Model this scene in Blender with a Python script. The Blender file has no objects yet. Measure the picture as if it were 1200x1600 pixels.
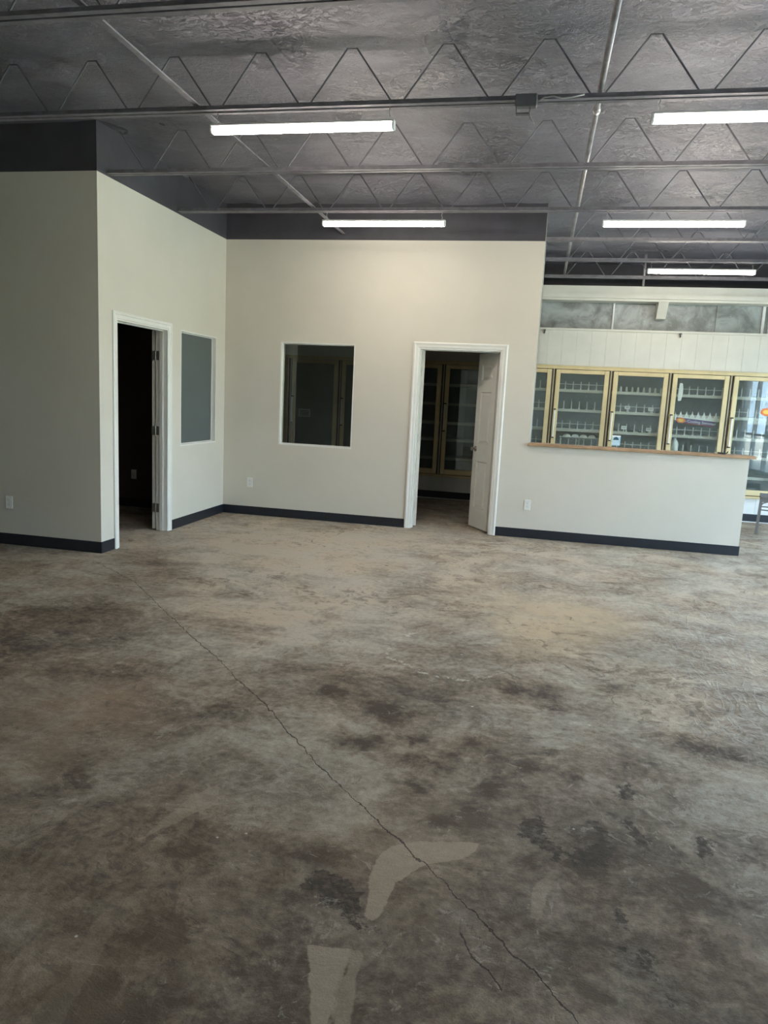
import bpy, bmesh, math, random
import numpy as np
from mathutils import Matrix, Vector

C = bpy.context.scene.collection
R = math.radians
random.seed(7)

# ---------------------------------------------------------------- camera
cam_d = bpy.data.cameras.new('camera')
cam = bpy.data.objects.new('camera', cam_d)
C.objects.link(cam)
bpy.context.scene.camera = cam
YAW, PITCH, ROLL, FPX = 0.2004, -0.1569, 0.0492, 1133.8
_f = Vector((-math.sin(YAW) * math.cos(PITCH), math.cos(YAW) * math.cos(PITCH), math.sin(PITCH)))
_r = Vector((math.cos(YAW), math.sin(YAW), 0))
_u = _r.cross(_f)
_r2 = _r * math.cos(ROLL) + _u * math.sin(ROLL)
_u2 = -_r * math.sin(ROLL) + _u * math.cos(ROLL)
m = Matrix((_r2, _u2, -_f)).transposed().to_4x4()
m.translation = Vector((3.6616, -8.1585, 1.4792))
cam.matrix_world = m
cam_d.sensor_fit = 'AUTO'
cam_d.sensor_width = 36
cam_d.lens = FPX / 1600 * 36
cam_d.clip_start = 0.05

# ---------------------------------------------------------------- sky, sun, exposure
SKY_STRENGTH = 13.0
SUN_STRENGTH = 48.0
TUBE_STRENGTH = 62.0
vs = bpy.context.scene.view_settings
vs.view_transform = 'Standard'
vs.look = 'None'
vs.gamma = 1
vs.use_curve_mapping = False
vs.exposure = 0.25
world = bpy.data.worlds.new('sky')
bpy.context.scene.world = world
world.use_nodes = True
bg = world.node_tree.nodes['Background']
bg.inputs[0].default_value = (0.60, 0.80, 1.0, 1)
bg.inputs[1].default_value = SKY_STRENGTH
sun_d = bpy.data.lights.new('sun', 'SUN')
sun_d.energy = SUN_STRENGTH
sun_d.color = (1.0, 0.95, 0.86)
sun_d.angle = R(0.6)
sun = bpy.data.objects.new('sun', sun_d)
C.objects.link(sun)
sun.rotation_euler = (R(-18), R(-42), 0)      # comes from over the roof, shines away from the shop window
sun.location = (-6, -4, 14)
bpy.context.scene.cycles.max_bounces = 10
bpy.context.scene.cycles.diffuse_bounces = 5
bpy.context.scene.cycles.transparent_max_bounces = 16
bpy.context.scene.cycles.sample_clamp_indirect = 6.0

# ---------------------------------------------------------------- materials
def new_mat(name):
    mt = bpy.data.materials.new(name)
    mt.use_nodes = True
    nt = mt.node_tree
    nt.nodes.clear()
    out = nt.nodes.new('ShaderNodeOutputMaterial')
    return mt, nt, out

class NB:
    """tiny node-building helper"""
    def __init__(self, nt): self.nt = nt
    def n(self, t, **kw):
        nd = self.nt.nodes.new(t)
        for k, v in kw.items(): setattr(nd, k, v)
        return nd
    def link(self, a, b): self.nt.links.new(a, b)
    def val(self, sock, v):
        if hasattr(v, 'is_output') or isinstance(v, bpy.types.NodeSocket): self.link(v, sock)
        else: sock.default_value = v
    def math(self, op, a, b=0.0, c=None, clamp=False):
        nd = self.n('ShaderNodeMath', operation=op, use_clamp=clamp)
        self.val(nd.inputs[0], a); self.val(nd.inputs[1], b)
        if c is not None: self.val(nd.inputs[2], c)
        return nd.outputs[0]
    def step(self, x, lo, hi, a=0.0, b=1.0):
        nd = self.n('ShaderNodeMapRange', interpolation_type='SMOOTHSTEP')
        self.val(nd.inputs[0], x); nd.inputs[1].default_value = lo; nd.inputs[2].default_value = hi
        nd.inputs[3].default_value = a; nd.inputs[4].default_value = b
        return nd.outputs[0]
    def noise(self, vec, scale, detail=4, rough=0.55, dist=0.0):
        nd = self.n('ShaderNodeTexNoise')
        nd.inputs['Scale'].default_value = scale; nd.inputs['Detail'].default_value = detail
        nd.inputs['Roughness'].default_value = rough; nd.inputs['Distortion'].default_value = dist
        self.link(vec, nd.inputs['Vector'])
        return nd.outputs[0]
    def mix(self, f, a, b, mode='MIX'):
        nd = self.n('ShaderNodeMix', data_type='RGBA', blend_type=mode)
        self.val(nd.inputs[0], f)
        for s, v in ((nd.inputs[6], a), (nd.inputs[7], b)):
            if isinstance(v, tuple): s.default_value = (*v, 1) if len(v) == 3 else v
            else: self.link(v, s)
        return nd.outputs[2]
    def mapping(self, vec, scale=(1, 1, 1), rot=(0, 0, 0)):
        nd = self.n('ShaderNodeMapping')
        nd.inputs['Scale'].default_value = scale; nd.inputs['Rotation'].default_value = rot
        self.link(vec, nd.inputs['Vector'])
        return nd.outputs[0]
    def attr(self, name):
        return self.n('ShaderNodeAttribute', attribute_name=name).outputs['Fac']
    def bump(self, h, strength=0.3, dist=0.01):
        nd = self.n('ShaderNodeBump')
        nd.inputs['Strength'].default_value = strength; nd.inputs['Distance'].default_value = dist
        self.link(h, nd.inputs['Height'])
        return nd.outputs[0]

def mat(name, col, rough=0.5, metal=0.0, var=0.06, scale=8.0, bump=0.0, bscale=60.0, spec=0.5):
    mt, nt, out = new_mat(name)
    b = NB(nt)
    p = b.n('ShaderNodeBsdfPrincipled')
    pos = b.n('ShaderNodeNewGeometry').outputs['Position']
    nz = b.noise(pos, scale, 5, 0.6)
    k = b.step(nz, 0.3, 0.7)
    lo = tuple(max(0, c * (1 - var)) for c in col); hi = tuple(min(1, c * (1 + var)) for c in col)
    b.link(b.mix(k, lo, hi), p.inputs['Base Color'])
    p.inputs['Roughness'].default_value = rough
    p.inputs['Metallic'].default_value = metal
    p.inputs['Specular IOR Level'].default_value = spec
    if bump > 0:
        b.link(b.bump(b.noise(pos, bscale, 3, 0.5), bump, 0.004), p.inputs['Normal'])
    b.link(p.outputs[0], out.inputs[0])
    return mt

def glass(name, tint=(0.93, 0.96, 0.95), ior=1.5, rough=0.0, veil=0.0, veil_col=(.5, .5, .5), refl=1.0):
    """a thin pane: clear straight through, mirror-like by Fresnel, optionally a pale layer painting in reflection haze"""
    mt, nt, out = new_mat(name)
    b = NB(nt)
    tr = b.n('ShaderNodeBsdfTransparent'); tr.inputs[0].default_value = (*tint, 1)
    gl = b.n('ShaderNodeBsdfGlossy'); gl.inputs['Roughness'].default_value = rough
    gl.inputs[0].default_value = (0.95, 0.98, 0.97, 1)
    fr = b.n('ShaderNodeFresnel'); fr.inputs[0].default_value = ior
    mx = b.n('ShaderNodeMixShader')
    front = b.math('SUBTRACT', 1.0, b.n('ShaderNodeNewGeometry').outputs['Backfacing'])
    b.link(b.math('MULTIPLY', b.math('MULTIPLY', fr.outputs[0], refl, clamp=True), front), mx.inputs[0]); b.link(tr.outputs[0], mx.inputs[1]); b.link(gl.outputs[0], mx.inputs[2])
    last = mx.outputs[0]
    if veil > 0:
        d = b.n('ShaderNodeBsdfDiffuse'); d.inputs[0].default_value = (*veil_col, 1)
        m2 = b.n('ShaderNodeMixShader')
        pos = b.n('ShaderNodeNewGeometry').outputs['Position']
        b.link(b.step(b.noise(pos, 5, 5, .6), .2, .9, veil * .6, veil * 1.4), m2.inputs[0])
        b.link(last, m2.inputs[1]); b.link(d.outputs[0], m2.inputs[2]); last = m2.outputs[0]
    b.link(last, out.inputs[0])
    return mt

def emit(name, col, strength):
    mt, nt, out = new_mat(name)
    b = NB(nt)
    e = b.n('ShaderNodeEmission'); e.inputs[0].default_value = (*col, 1); e.inputs[1].default_value = strength
    b.link(e.outputs[0], out.inputs[0])
    return mt

def wall_mat(name, col):
    mt, nt, out = new_mat(name)
    b = NB(nt)
    p = b.n('ShaderNodeBsdfPrincipled')
    pos = b.n('ShaderNodeNewGeometry').outputs['Position']
    big = b.step(b.noise(pos, 1.3, 4, .55), .3, .7)
    c = b.mix(big, tuple(x * .97 for x in col), tuple(x * 1.02 for x in col))
    sm = b.step(b.noise(pos, 9, 6, .7), .66, .8)                       # faint scuffs
    c = b.mix(b.math('MULTIPLY', sm, .10), c, tuple(x * .6 for x in col))
    b.link(c, p.inputs['Base Color'])
    p.inputs['Roughness'].default_value = .62
    p.inputs['Specular IOR Level'].default_value = .3
    b.link(b.bump(b.noise(pos, 130, 2, .5), .10, .004), p.inputs['Normal'])
    b.link(p.outputs[0], out.inputs[0])
    return mt

def deck_mat():
    mt, nt, out = new_mat('black_crinkled_facing')
    b = NB(nt)
    p = b.n('ShaderNodeBsdfPrincipled')
    pos = b.n('ShaderNodeNewGeometry').outputs['Position']
    big = b.noise(pos, .8, 5, .6)
    c = b.mix(b.step(big, .3, .7), (.190, .182, .215), (.265, .255, .295))
    b.link(c, p.inputs['Base Color'])
    wr = b.noise(b.mapping(pos, (3.0, 5.0, 3), (0, 0, R(20))), 4.2, 5, .60, 1.2)
    ridge = b.math('ABSOLUTE', b.math('SUBTRACT', wr, .5))
    ridge = b.step(ridge, 0, .045, 1, 0)
    msk = b.step(b.noise(pos, 1.1, 2, .5, .5), .42, .70)
    hh = b.math('ADD', b.math('MULTIPLY', ridge, b.math('ADD', b.math('MULTIPLY', msk, 1.0), .06)), b.math('MULTIPLY', b.noise(pos, 22, 5, .65), .4))
    b.link(b.bump(hh, 1.0, .06), p.inputs['Normal'])
    b.link(b.step(msk, 0, 1, .46, .27), p.inputs['Roughness'])
    p.inputs['Specular IOR Level'].default_value = .6
    b.link(p.outputs[0], out.inputs[0])
    return mt

def floor_mat():
    mt, nt, out = new_mat('stained_concrete')
    b = NB(nt)
    p = b.n('ShaderNodeBsdfPrincipled')
    pos = b.n('ShaderNodeNewGeometry').outputs['Position']
    warp = b.n('ShaderNodeVectorMath', operation='ADD')
    wn = b.n('ShaderNodeTexNoise'); wn.inputs['Scale'].default_value = 1.4; wn.inputs['Detail'].default_value = 4
    b.link(pos, wn.inputs['Vector'])
    ws = b.n('ShaderNodeVectorMath', operation='SCALE'); ws.inputs['Scale'].default_value = .55
    b.link(wn.outputs['Color'], ws.inputs[0]); b.link(pos, warp.inputs[0]); b.link(ws.outputs[0], warp.inputs[1])
    wp = warp.outputs[0]
    n1 = b.noise(wp, .75, 8, .64, .4)
    n2 = b.noise(wp, 3.1, 8, .70, .5)
    n3 = b.noise(pos, 26, 7, .72)
    n4 = b.noise(pos, 170, 3, .6)
    st1 = b.noise(b.mapping(wp, (1.0, 3.6, 1), (0, 0, R(-34))), 1.5, 8, .70, .8)   # scraper sweeps
    st2 = b.noise(b.mapping(wp, (3.4, 1.2, 1), (0, 0, R(20))), .9, 8, .68, .5)
    # overlapping thin films of old finish, each with its own clear edge
    f1 = b.step(b.noise(wp, 1.15, 7, .62, .3), .485, .515)
    f2 = b.step(b.noise(b.mapping(pos, (1, 1.5, 1), (0, 0, R(40))), 1.9, 8, .66, .7), .53, .555)
    f3 = b.step(b.noise(b.mapping(pos, (1.3, 1, 1), (0, 0, R(-15))), 2.7, 8, .68, 1.0), .40, .425, 1, 0)
    v = b.math('MULTIPLY', n1, .24)
    for nn, w in ((n2, .32), (st1, .17), (st2, .10), (n3, .24)):
        v = b.math('ADD', v, b.math('MULTIPLY', nn, w))
    for ff, w in ((f1, .016), (f2, .020), (f3, -.026)):
        v = b.math('ADD', v, b.math('MULTIPLY', ff, w))
    v = b.math('ADD', b.math('MULTIPLY', b.math('SUBTRACT', v, .535), 2.5), .52)
    brk = b.step(b.noise(pos, 7, 7, .7, .8), .30, .62, .35, 1.35)
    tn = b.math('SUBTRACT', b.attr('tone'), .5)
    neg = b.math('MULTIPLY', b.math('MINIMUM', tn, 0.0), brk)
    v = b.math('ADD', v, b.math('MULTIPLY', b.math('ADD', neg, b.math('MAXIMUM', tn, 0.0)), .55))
    ramp = b.n('ShaderNodeValToRGB')
    b.link(v, ramp.inputs[0])
    e = ramp.color_ramp.elements
    e[0].position = .26; e[0].color = (.064, .050, .039, 1)
    e[1].position = .80; e[1].color = (.47, .435, .375, 1)
    for ps, cl in ((.38, (.132, .108, .086)), (.50, (.222, .190, .155)), (.62, (.325, .292, .245))):
        k = ramp.color_ramp.elements.new(ps); k.color = (*cl, 1)
    c = ramp.outputs[0]
    hue = b.step(b.noise(pos, 1.7, 4, .6), .35, .68)
    c = b.mix(b.math('MULTIPLY', hue, .6), c, (1.10, .95, .82), 'MULTIPLY')
    grn = b.step(b.noise(pos, 2.3, 5, .6), .55, .75)
    c = b.mix(b.math('MULTIPLY', grn, .25), c, (.92, .99, .93), 'MULTIPLY')
    # brown and tan discolouring
    c = b.mix(b.math('MULTIPLY', b.attr('tan'), b.step(b.noise(pos, 6, 6, .65), .3, .6, .35, .9)), c, (.50, .40, .275))
    c = b.mix(b.math('MULTIPLY', b.attr('brown'), b.step(b.noise(pos, 5, 6, .65), .3, .65, .25, .8)), c, (.240, .180, .132))
    # glue left on the slab: crisp dark scraps
    edge = b.math('ADD', b.attr('dark'), b.math('MULTIPLY', b.math('SUBTRACT', b.noise(pos, 26, 6, .7), .5), .11))
    dk = b.step(edge, -.006, .010, 1, 0)
    c = b.mix(b.math('MULTIPLY', dk, b.step(b.noise(pos, 45, 4, .6), .32, .62, .35, .95)), c, (.050, .040, .033))
    n5 = b.noise(wp, 9.5, 9, .76, .7)
    reg = b.noise(pos, .85, 3, .55)
    scr = b.step(b.math('ADD', n5, b.math('MULTIPLY', b.math('SUBTRACT', reg, .5), .45)), .595, .625)
    c = b.mix(b.math('MULTIPLY', scr, .50), c, (.075, .060, .050))
    lit = b.step(b.math('SUBTRACT', b.noise(wp, 13, 9, .78, .9), b.math('MULTIPLY', b.math('SUBTRACT', reg, .5), .35)), .600, .640)
    c = b.mix(b.math('MULTIPLY', lit, .42), c, (.43, .395, .34))
    pit = b.step(b.noise(pos, 60, 5, .7), .63, .68)
    c = b.mix(b.math('MULTIPLY', pit, .45), c, (.070, .058, .050))
    # smooth patched places
    pe = b.math('ADD', b.attr('patch'), b.math('MULTIPLY', b.math('SUBTRACT', b.noise(pos, 16, 5, .6), .5), .035))
    pk = b.step(pe, -.004, .003, 1, 0)
    c = b.mix(b.math('MULTIPLY', pk, b.attr('patch_weight')), c, b.mix(n3, (.315, .255, .195), (.43, .355, .275)))
    # ring and chips of white thinset, white specks
    rg = b.math('MULTIPLY', b.step(b.math('ADD', b.attr('ring'), b.math('MULTIPLY', b.math('SUBTRACT', b.noise(pos, 14, 5, .7), .5), .10)), .006, .030, 1, 0),
                b.step(b.noise(pos, 22, 6, .7), .50, .60))
    c = b.mix(b.math('MULTIPLY', rg, .8), c, (.58, .55, .49))
    vor = b.n('ShaderNodeTexVoronoi'); vor.inputs['Scale'].default_value = 7; b.link(pos, vor.inputs['Vector'])
    sp = b.math('MULTIPLY', b.step(vor.outputs['Distance'], .03, .055, 1, 0), b.step(b.noise(pos, 3.1, 2, .5), .52, .60))
    c = b.mix(b.math('MULTIPLY', sp, .75), c, (.68, .65, .60))
    pale = b.step(b.noise(pos, 12, 8, .75, 1.4), .66, .74)
    c = b.mix(b.math('MULTIPLY', pale, .35), c, (.52, .49, .44))
    # trowel ridges
    wv = b.noise(b.mapping(pos, (5.0, 2.3, 1), (0, 0, R(20))), 1.5, 3, .5, 1.8)
    wr = b.math('MULTIPLY', b.step(b.math('ABSOLUTE', b.math('SUBTRACT', wv, .5)), 0, .055, 1, 0), b.attr('ridge'))
    c = b.mix(b.math('MULTIPLY', wr, .32), c, (.47, .455, .42))
    # the crack
    ck = b.math('ABSOLUTE', b.math('ADD', b.attr('crack'), b.math('MULTIPLY', b.math('SUBTRACT', b.noise(pos, 34, 4, .7), .5), .030)))
    wd = b.math('MULTIPLY', b.step(b.noise(pos, 5, 3, .6), .3, .7, .0004, .0028), 1.0)
    ln = b.step(b.math('SUBTRACT', ck, wd), 0, .0022, 1, 0)
    c = b.mix(b.math('MULTIPLY', ln, .75), c, (.030, .018, .016))
    c = b.mix(1.0, c, b.mix(b.attr("brown"), (1.02, 1.0, .975), (1.08, 1.0, .90)), "MULTIPLY")
    grain = b.mix(.55, c, b.mix(n4, (.55, .55, .55), (1.45, 1.45, 1.45)), 'MULTIPLY')
    b.link(grain, p.inputs['Base Color'])
    b.link(b.step(n2, .3, .7, .60, .85), p.inputs['Roughness'])
    p.inputs['Specular IOR Level'].default_value = .26
    h = b.math('ADD', b.math('MULTIPLY', n3, .5), b.math('MULTIPLY', st1, .8))
    h = b.math('ADD', h, b.math('MULTIPLY', n4, .18))
    h = b.math('SUBTRACT', h, b.math('MULTIPLY', ln, 1.2))
    h = b.math('ADD', h, b.math('MULTIPLY', wr, .35))
    h = b.math('SUBTRACT', h, b.math('MULTIPLY', dk, .15))
    b.link(b.bump(h, .6, .009), p.inputs['Normal'])
    b.link(p.outputs[0], out.inputs[0])
    return mt

def sheet_mat():
    mt, nt, out = new_mat('mottled_galvanised')
    b = NB(nt)
    p = b.n('ShaderNodeBsdfPrincipled')
    pos = b.n('ShaderNodeNewGeometry').outputs['Position']
    c = b.mix(b.step(b.noise(pos, 3.2, 6, .65, .8), .32, .68), (.175, .185, .178), (.40, .43, .43))
    c = b.mix(b.step(b.noise(pos, 11, 5, .7), .60, .75, 0, .6), c, (.52, .55, .55))
    b.link(c, p.inputs['Base Color'])
    p.inputs['Metallic'].default_value = .25
    p.inputs['Roughness'].default_value = .48
    b.link(p.outputs[0], out.inputs[0])
    return mt

M = dict(
    tan=wall_mat('warm_grey_wall_paint', (.66, .62, .545)),
    black=mat('black_ceiling_paint', (.060, .057, .069), .6, var=.15, scale=3),
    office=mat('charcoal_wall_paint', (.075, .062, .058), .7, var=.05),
    hall=mat('grey_hall_paint', (.42, .40, .37), .7, var=.05),
    panel=mat('cream_panel_paint', (.66, .64, .57), .5, var=.04, scale=3),
    lowpanel=mat('white_panel_paint', (.72, .73, .72), .5, var=.04, scale=3),
    deck=deck_mat(), floor=floor_mat(), sheet=sheet_mat(),
    steel=mat('black_joist_paint', (.185, .176, .20), .45, var=.2, scale=14),
    bar=mat('grey_bridging_paint', (.22, .215, .24), .5, .1, var=.25, scale=9),
    rod=mat('dark_rod_paint', (.155, .149, .172), .5, var=.2, scale=14),
    pipe=mat('greyish_conduit_paint', (.34, .33, .35), .4, .2, var=.25, scale=9),
    box=mat('dull_grey_box_paint', (.13, .13, .14), .5, .2, var=.15),
    cord=mat('pale_cord', (.42, .42, .42), .5),
    trim=mat('white_gloss_trim', (.80, .79, .75), .32, var=.02),
    leaf=mat('white_door_paint', (.70, .68, .63), .38, var=.03),
    base=mat('navy_black_vinyl', (.013, .017, .026), .38, var=.1),
    plate=mat('white_plastic', (.80, .79, .76), .35, var=.02),
    slot=mat('dark_slot', (.03, .03, .03), .6),
    hinge=mat('brushed_nickel', (.36, .34, .31), .38, .9, var=.1),
    chrome=mat('polished_chrome', (.72, .71, .68), .18, 1.0, var=.03),
    wood=mat('varnished_oak_ledge', (.40, .25, .145), .42, var=.25, scale=5),
    gold=mat('champagne_gold_metal', (.66, .54, .31), .42, .35, var=.06, scale=6),
    goldd=mat('dull_gold_metal', (.46, .40, .27), .45, .35, var=.1, scale=6),
    gasket=mat('dark_gasket', (.030, .028, .024), .6),
    ivory=mat('ivory_handle', (.82, .80, .72), .25, .1, var=.03),
    liner=mat('grey_cooler_lining', (.20, .22, .215), .55, var=.08, scale=4),
    shelf=mat('grey_wire_shelf', (.42, .43, .40), .45, .2, var=.06),
    lip=mat('cream_price_channel', (.52, .52, .45), .4, var=.05),
    divider=mat('milky_plastic', (.66, .68, .64), .25, var=.08),
    white=mat('plain_white_plastic', (.78, .80, .76), .4, var=.03),
    paper=mat('white_paper', (.85, .85, .83), .7, var=.02),
    housing=mat('white_lamp_housing', (.80, .80, .80), .4, var=.02),
    tube=emit('lit_diffuser', (1.0, .90, .77), TUBE_STRENGTH),
    chain=mat('silver_wire', (.55, .55, .56), .35, .6),
    cglass=glass('cooler_glass', (.95, .98, .97), 1.55, veil=.045, veil_col=(.50, .54, .53), refl=2.4),  # pale diffuse layer paints the veil of reflections onto the panes
    sglass=glass('shop_window_glass', (.96, .98, .98), 1.5, refl=2.0),
    dglass=glass('office_window_glass', (.85, .86, .85), 1.5, refl=1.8),
    frost=mat('grey_frosted_film', (.092, .115, .118), .30, var=.05, scale=2.5),
    alu=mat('grey_aluminium', (.36, .37, .38), .4, .5, var=.05),
    stool=mat('grey_painted_metal', (.20, .20, .20), .42, .3, var=.08),
    orange=mat('orange_print', (.78, .20, .035), .4, var=.05),
    yellow=mat('yellow_print', (.86, .56, .09), .4, var=.04),
    purple=mat('purple_print', (.085, .045, .19), .4, var=.05),
    red=mat('dull_red_print', (.36, .07, .06), .4, var=.05),
    blue=mat('pale_blue_print', (.40, .60, .70), .4, var=.05),
    navy=mat('dark_teal_print', (.035, .075, .095), .4, var=.05),
    note=mat('grey_notice_paper', (.40, .40, .36), .6, var=.04),
    lawn=mat('mown_lawn', (.20, .27, .075), .9, var=.35, scale=1.2),
    street=mat('pale_pavement', (.46, .45, .41), .8, var=.1, scale=2),
    hedge=mat('hedge_leaves', (.045, .085, .028), .8, var=.6, scale=2.5),
)

# ---------------------------------------------------------------- mesh helpers
class MB:
    def __init__(self): self.v = []; self.f = []
    def box(self, x0, x1, y0, y1, z0, z1):
        x0, x1 = sorted((x0, x1)); y0, y1 = sorted((y0, y1)); z0, z1 = sorted((z0, z1))
        i = len(self.v)
        self.v += [(x, y, z) for z in (z0, z1) for y in (y0, y1) for x in (x0, x1)]
        self.f += [tuple(i + k for k in q) for q in ((0, 2, 3, 1), (4, 5, 7, 6), (0, 1, 5, 4), (2, 6, 7, 3), (0, 4, 6, 2), (1, 3, 7, 5))]
        return self
    def cbox(self, x0, x1, y0, y1, z0, z1, c=.004):
        """box with chamfered edges"""
        bm = bmesh.new()
        bmesh.ops.create_cube(bm, size=1)
        for v in bm.verts:
            v.co = Vector(((x0 + x1) / 2 + v.co.x * abs(x1 - x0), (y0 + y1) / 2 + v.co.y * abs(y1 - y0), (z0 + z1) / 2 + v.co.z * abs(z1 - z0)))
        bmesh.ops.bevel(bm, geom=bm.edges[:], offset=c, segments=1, affect='EDGES')
        i = len(self.v); bm.verts.index_update()
        self.v += [tuple(v.co) for v in bm.verts]
        self.f += [tuple(i + v.index for v in f.verts) for f in bm.faces]
        bm.free(); return self
    def prism(self, poly, axis, a, b):
        """extrude a 2-D outline (counter-clockwise) along an axis"""
        i = len(self.v); n = len(poly)
        for t in (a, b):
            for (p, q) in poly:
                self.v.append({0: (t, p, q), 1: (p, t, q), 2: (p, q, t)}[axis])
        self.f.append(tuple(range(i + n - 1, i - 1, -1))); self.f.append(tuple(range(i + n, i + 2 * n)))
        self.f += [(i + k, i + (k + 1) % n, i + n + (k + 1) % n, i + n + k) for k in range(n)]
        return self
    def tube(self, pts, r, n=8, caps=True):
        pts = [Vector(p) for p in pts]; i0 = len(self.v)
        for k, p in enumerate(pts):
            d = (pts[min(k + 1, len(pts) - 1)] - pts[max(k - 1, 0)]).normalized()
            a = d.cross(Vector((0, 0, 1)))
            if a.length < 1e-3: a = d.cross(Vector((0, 1, 0)))
            a.normalize(); b = d.cross(a)
            rr = r[k] if isinstance(r, (list, tuple)) else r
            self.v += [tuple(p + (a * math.cos(2 * math.pi * j / n) + b * math.sin(2 * math.pi * j / n)) * rr) for j in range(n)]
        for k in range(len(pts) - 1):
            for j in range(n):
                q = i0 + k * n
                self.f.append((q + j, q + (j + 1) % n, q + n + (j + 1) % n, q + n + j))
        if caps:
            self.f.append(tuple(range(i0 + n - 1, i0 - 1, -1))); e = i0 + (len(pts) - 1) * n
            self.f.append(tuple(range(e, e + n)))
        return self
    def lathe(self, prof, c=(0, 0, 0), n=16, axis='Z'):
        i0 = len(self.v)
        for (r, h) in prof:
            for j in range(n):
                a = 2 * math.pi * j / n
                x, y, z = r * math.cos(a), r * math.sin(a), h
                if axis == 'Y': x, y, z = x, z, y
                if axis == 'X': x, y, z = z, x, y
                self.v.append((c[0] + x, c[1] + y, c[2] + z))
        for k in range(len(prof) - 1):
            for j in range(n):
                q = i0 + k * n
                self.f.append((q + j, q + (j + 1) % n, q + n + (j + 1) % n, q + n + j))
        self.f.append(tuple(range(i0 + n - 1, i0 - 1, -1))); e = i0 + (len(prof) - 1) * n
        self.f.append(tuple(range(e, e + n)))
        return self
    def mesh(self, name, m, smooth=False):
        me = bpy.data.meshes.new(name)
        me.from_pydata(self.v, [], self.f)
        bm = bmesh.new(); bm.from_mesh(me)
        bmesh.ops.recalc_face_normals(bm, faces=bm.faces[:])
        bm.to_mesh(me); bm.free()
        me.materials.append(m)
        if smooth: me.polygons.foreach_set('use_smooth', [True] * len(me.polygons))
        me.update()
        return me
    def build(self, name, m, parent=None, smooth=False):
        return link(name, self.mesh(name, m, smooth), parent)

def link(name, me, parent=None, loc=None, rz=0.0):
    o = bpy.data.objects.new(name, me); C.objects.link(o)
    if parent is not None: o.parent = parent
    if loc is not None: o.location = loc
    if rz: o.rotation_euler.z = rz
    return o
def struct(o): o['kind'] = 'structure'; return o
def thing(name, label, cat, loc=(0, 0, 0), rz=0.0, group=None):
    o = bpy.data.objects.new(name, None); C.objects.link(o)
    o.location = loc; o.rotation_euler.z = rz; o.empty_display_size = .1
    o['label'] = label; o['category'] = cat
    if group: o['group'] = group
    return o
def senty(name, loc=(0, 0, 0)):
    o = bpy.data.objects.new(name, None); C.objects.link(o); o.location = loc; o.empty_display_size = .1
    o['kind'] = 'structure'; return o
def tag(o, label, cat, group=None):
    o['label'] = label; o['category'] = cat
    if group: o['group'] = group
    return o
def text_mesh(txt, size, m, depth=.0008, name='lettering'):
    cu = bpy.data.curves.new(name, 'FONT'); cu.body = txt; cu.size = size; cu.extrude = depth
    cu.align_x = 'CENTER'; cu.align_y = 'CENTER'; cu.resolution_u = 3
    o = bpy.data.objects.new(name, cu); C.objects.link(o)
    dg = bpy.context.evaluated_depsgraph_get(); dg.update()
    me = bpy.data.meshes.new_from_object(o.evaluated_get(dg))
    bpy.data.objects.remove(o); me.materials.clear(); me.materials.append(m); me.name = name
    return me
def upright(me, parent, loc, rx=R(90), rz=0, name='lettering'):
    o = link(name, me, parent, loc); o.rotation_euler = (rx, 0, rz); return o

# ---------------------------------------------------------------- the room
H = 3.182            # top of the tan paint
DECK = 3.56          # underside of the roof deck
XL, XR, YF, YR = -4.0, 9.0, -10.5, 2.70
D = 2.534            # how far the office block stands out from the back wall
XE, XH = 3.593, 5.849

# floor: a grid, finer where the camera stands; stain fields are stored on it
def axis_pts(segs):
    a = []
    for lo, hi, st in segs: a += list(np.arange(lo, hi - 1e-6, st))
    a.append(segs[-1][1]); return np.array(a)
gx = axis_pts([(XL - .1, -1, .31), (-1, 2, .025), (2, 4.8, .0125), (4.8, 7.2, .025), (7.2, XR + .05, .31)])
gy = axis_pts([(YF - .1, -7.0, .3), (-7.0, -4.5, .0125), (-4.5, -2.5, .022), (-2.5, 2.2, .04), (2.2, 3.7, .3)])
GX, GY = np.meshgrid(gx, gy); P = np.stack([GX.ravel(), GY.ravel()], 1)
nx, ny = len(gx), len(gy)
rng = np.random.default_rng(3)
def vnoise(p, scale, octaves=3, seed=0):
    r = np.random.default_rng(seed); out = np.zeros(len(p)); amp = 1.0
    for o in range(octaves):
        t = r.random((64, 64)); q = p * scale * 2 ** o
        i = np.floor(q).astype(int); f = q - i; f = f * f * (3 - 2 * f)
        a = t[i[:, 0] % 64, i[:, 1] % 64]; b_ = t[(i[:, 0] + 1) % 64, i[:, 1] % 64]
        c = t[i[:, 0] % 64, (i[:, 1] + 1) % 64]; d = t[(i[:, 0] + 1) % 64, (i[:, 1] + 1) % 64]
        out += amp * ((a * (1 - f[:, 0]) + b_ * f[:, 0]) * (1 - f[:, 1]) + (c * (1 - f[:, 0]) + d * f[:, 0]) * f[:, 1] - .5); amp *= .5
    return out
def seg_d(p, a, b):
    a = np.array(a); b = np.array(b); ab = b - a
    t = np.clip(((p - a) @ ab) / (ab @ ab), 0, 1)
    return np.hypot(*(p - a - t[:, None] * ab).T)
def poly_sd(p, pts):
    d = np.full(len(p), 9.0); ins = np.zeros(len(p), bool); n = len(pts)
    for k in range(n):
        a, b = pts[k], pts[(k + 1) % n]
        d = np.minimum(d, seg_d(p, a, b))
        cnd = ((a[1] > p[:, 1]) != (b[1] > p[:, 1]))
        xi = (b[0] - a[0]) * (p[:, 1] - a[1]) / ((b[1] - a[1]) or 1e-9) + a[0]
        ins ^= cnd & (p[:, 0] < xi)
    return np.where(ins, -d, d)
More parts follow.
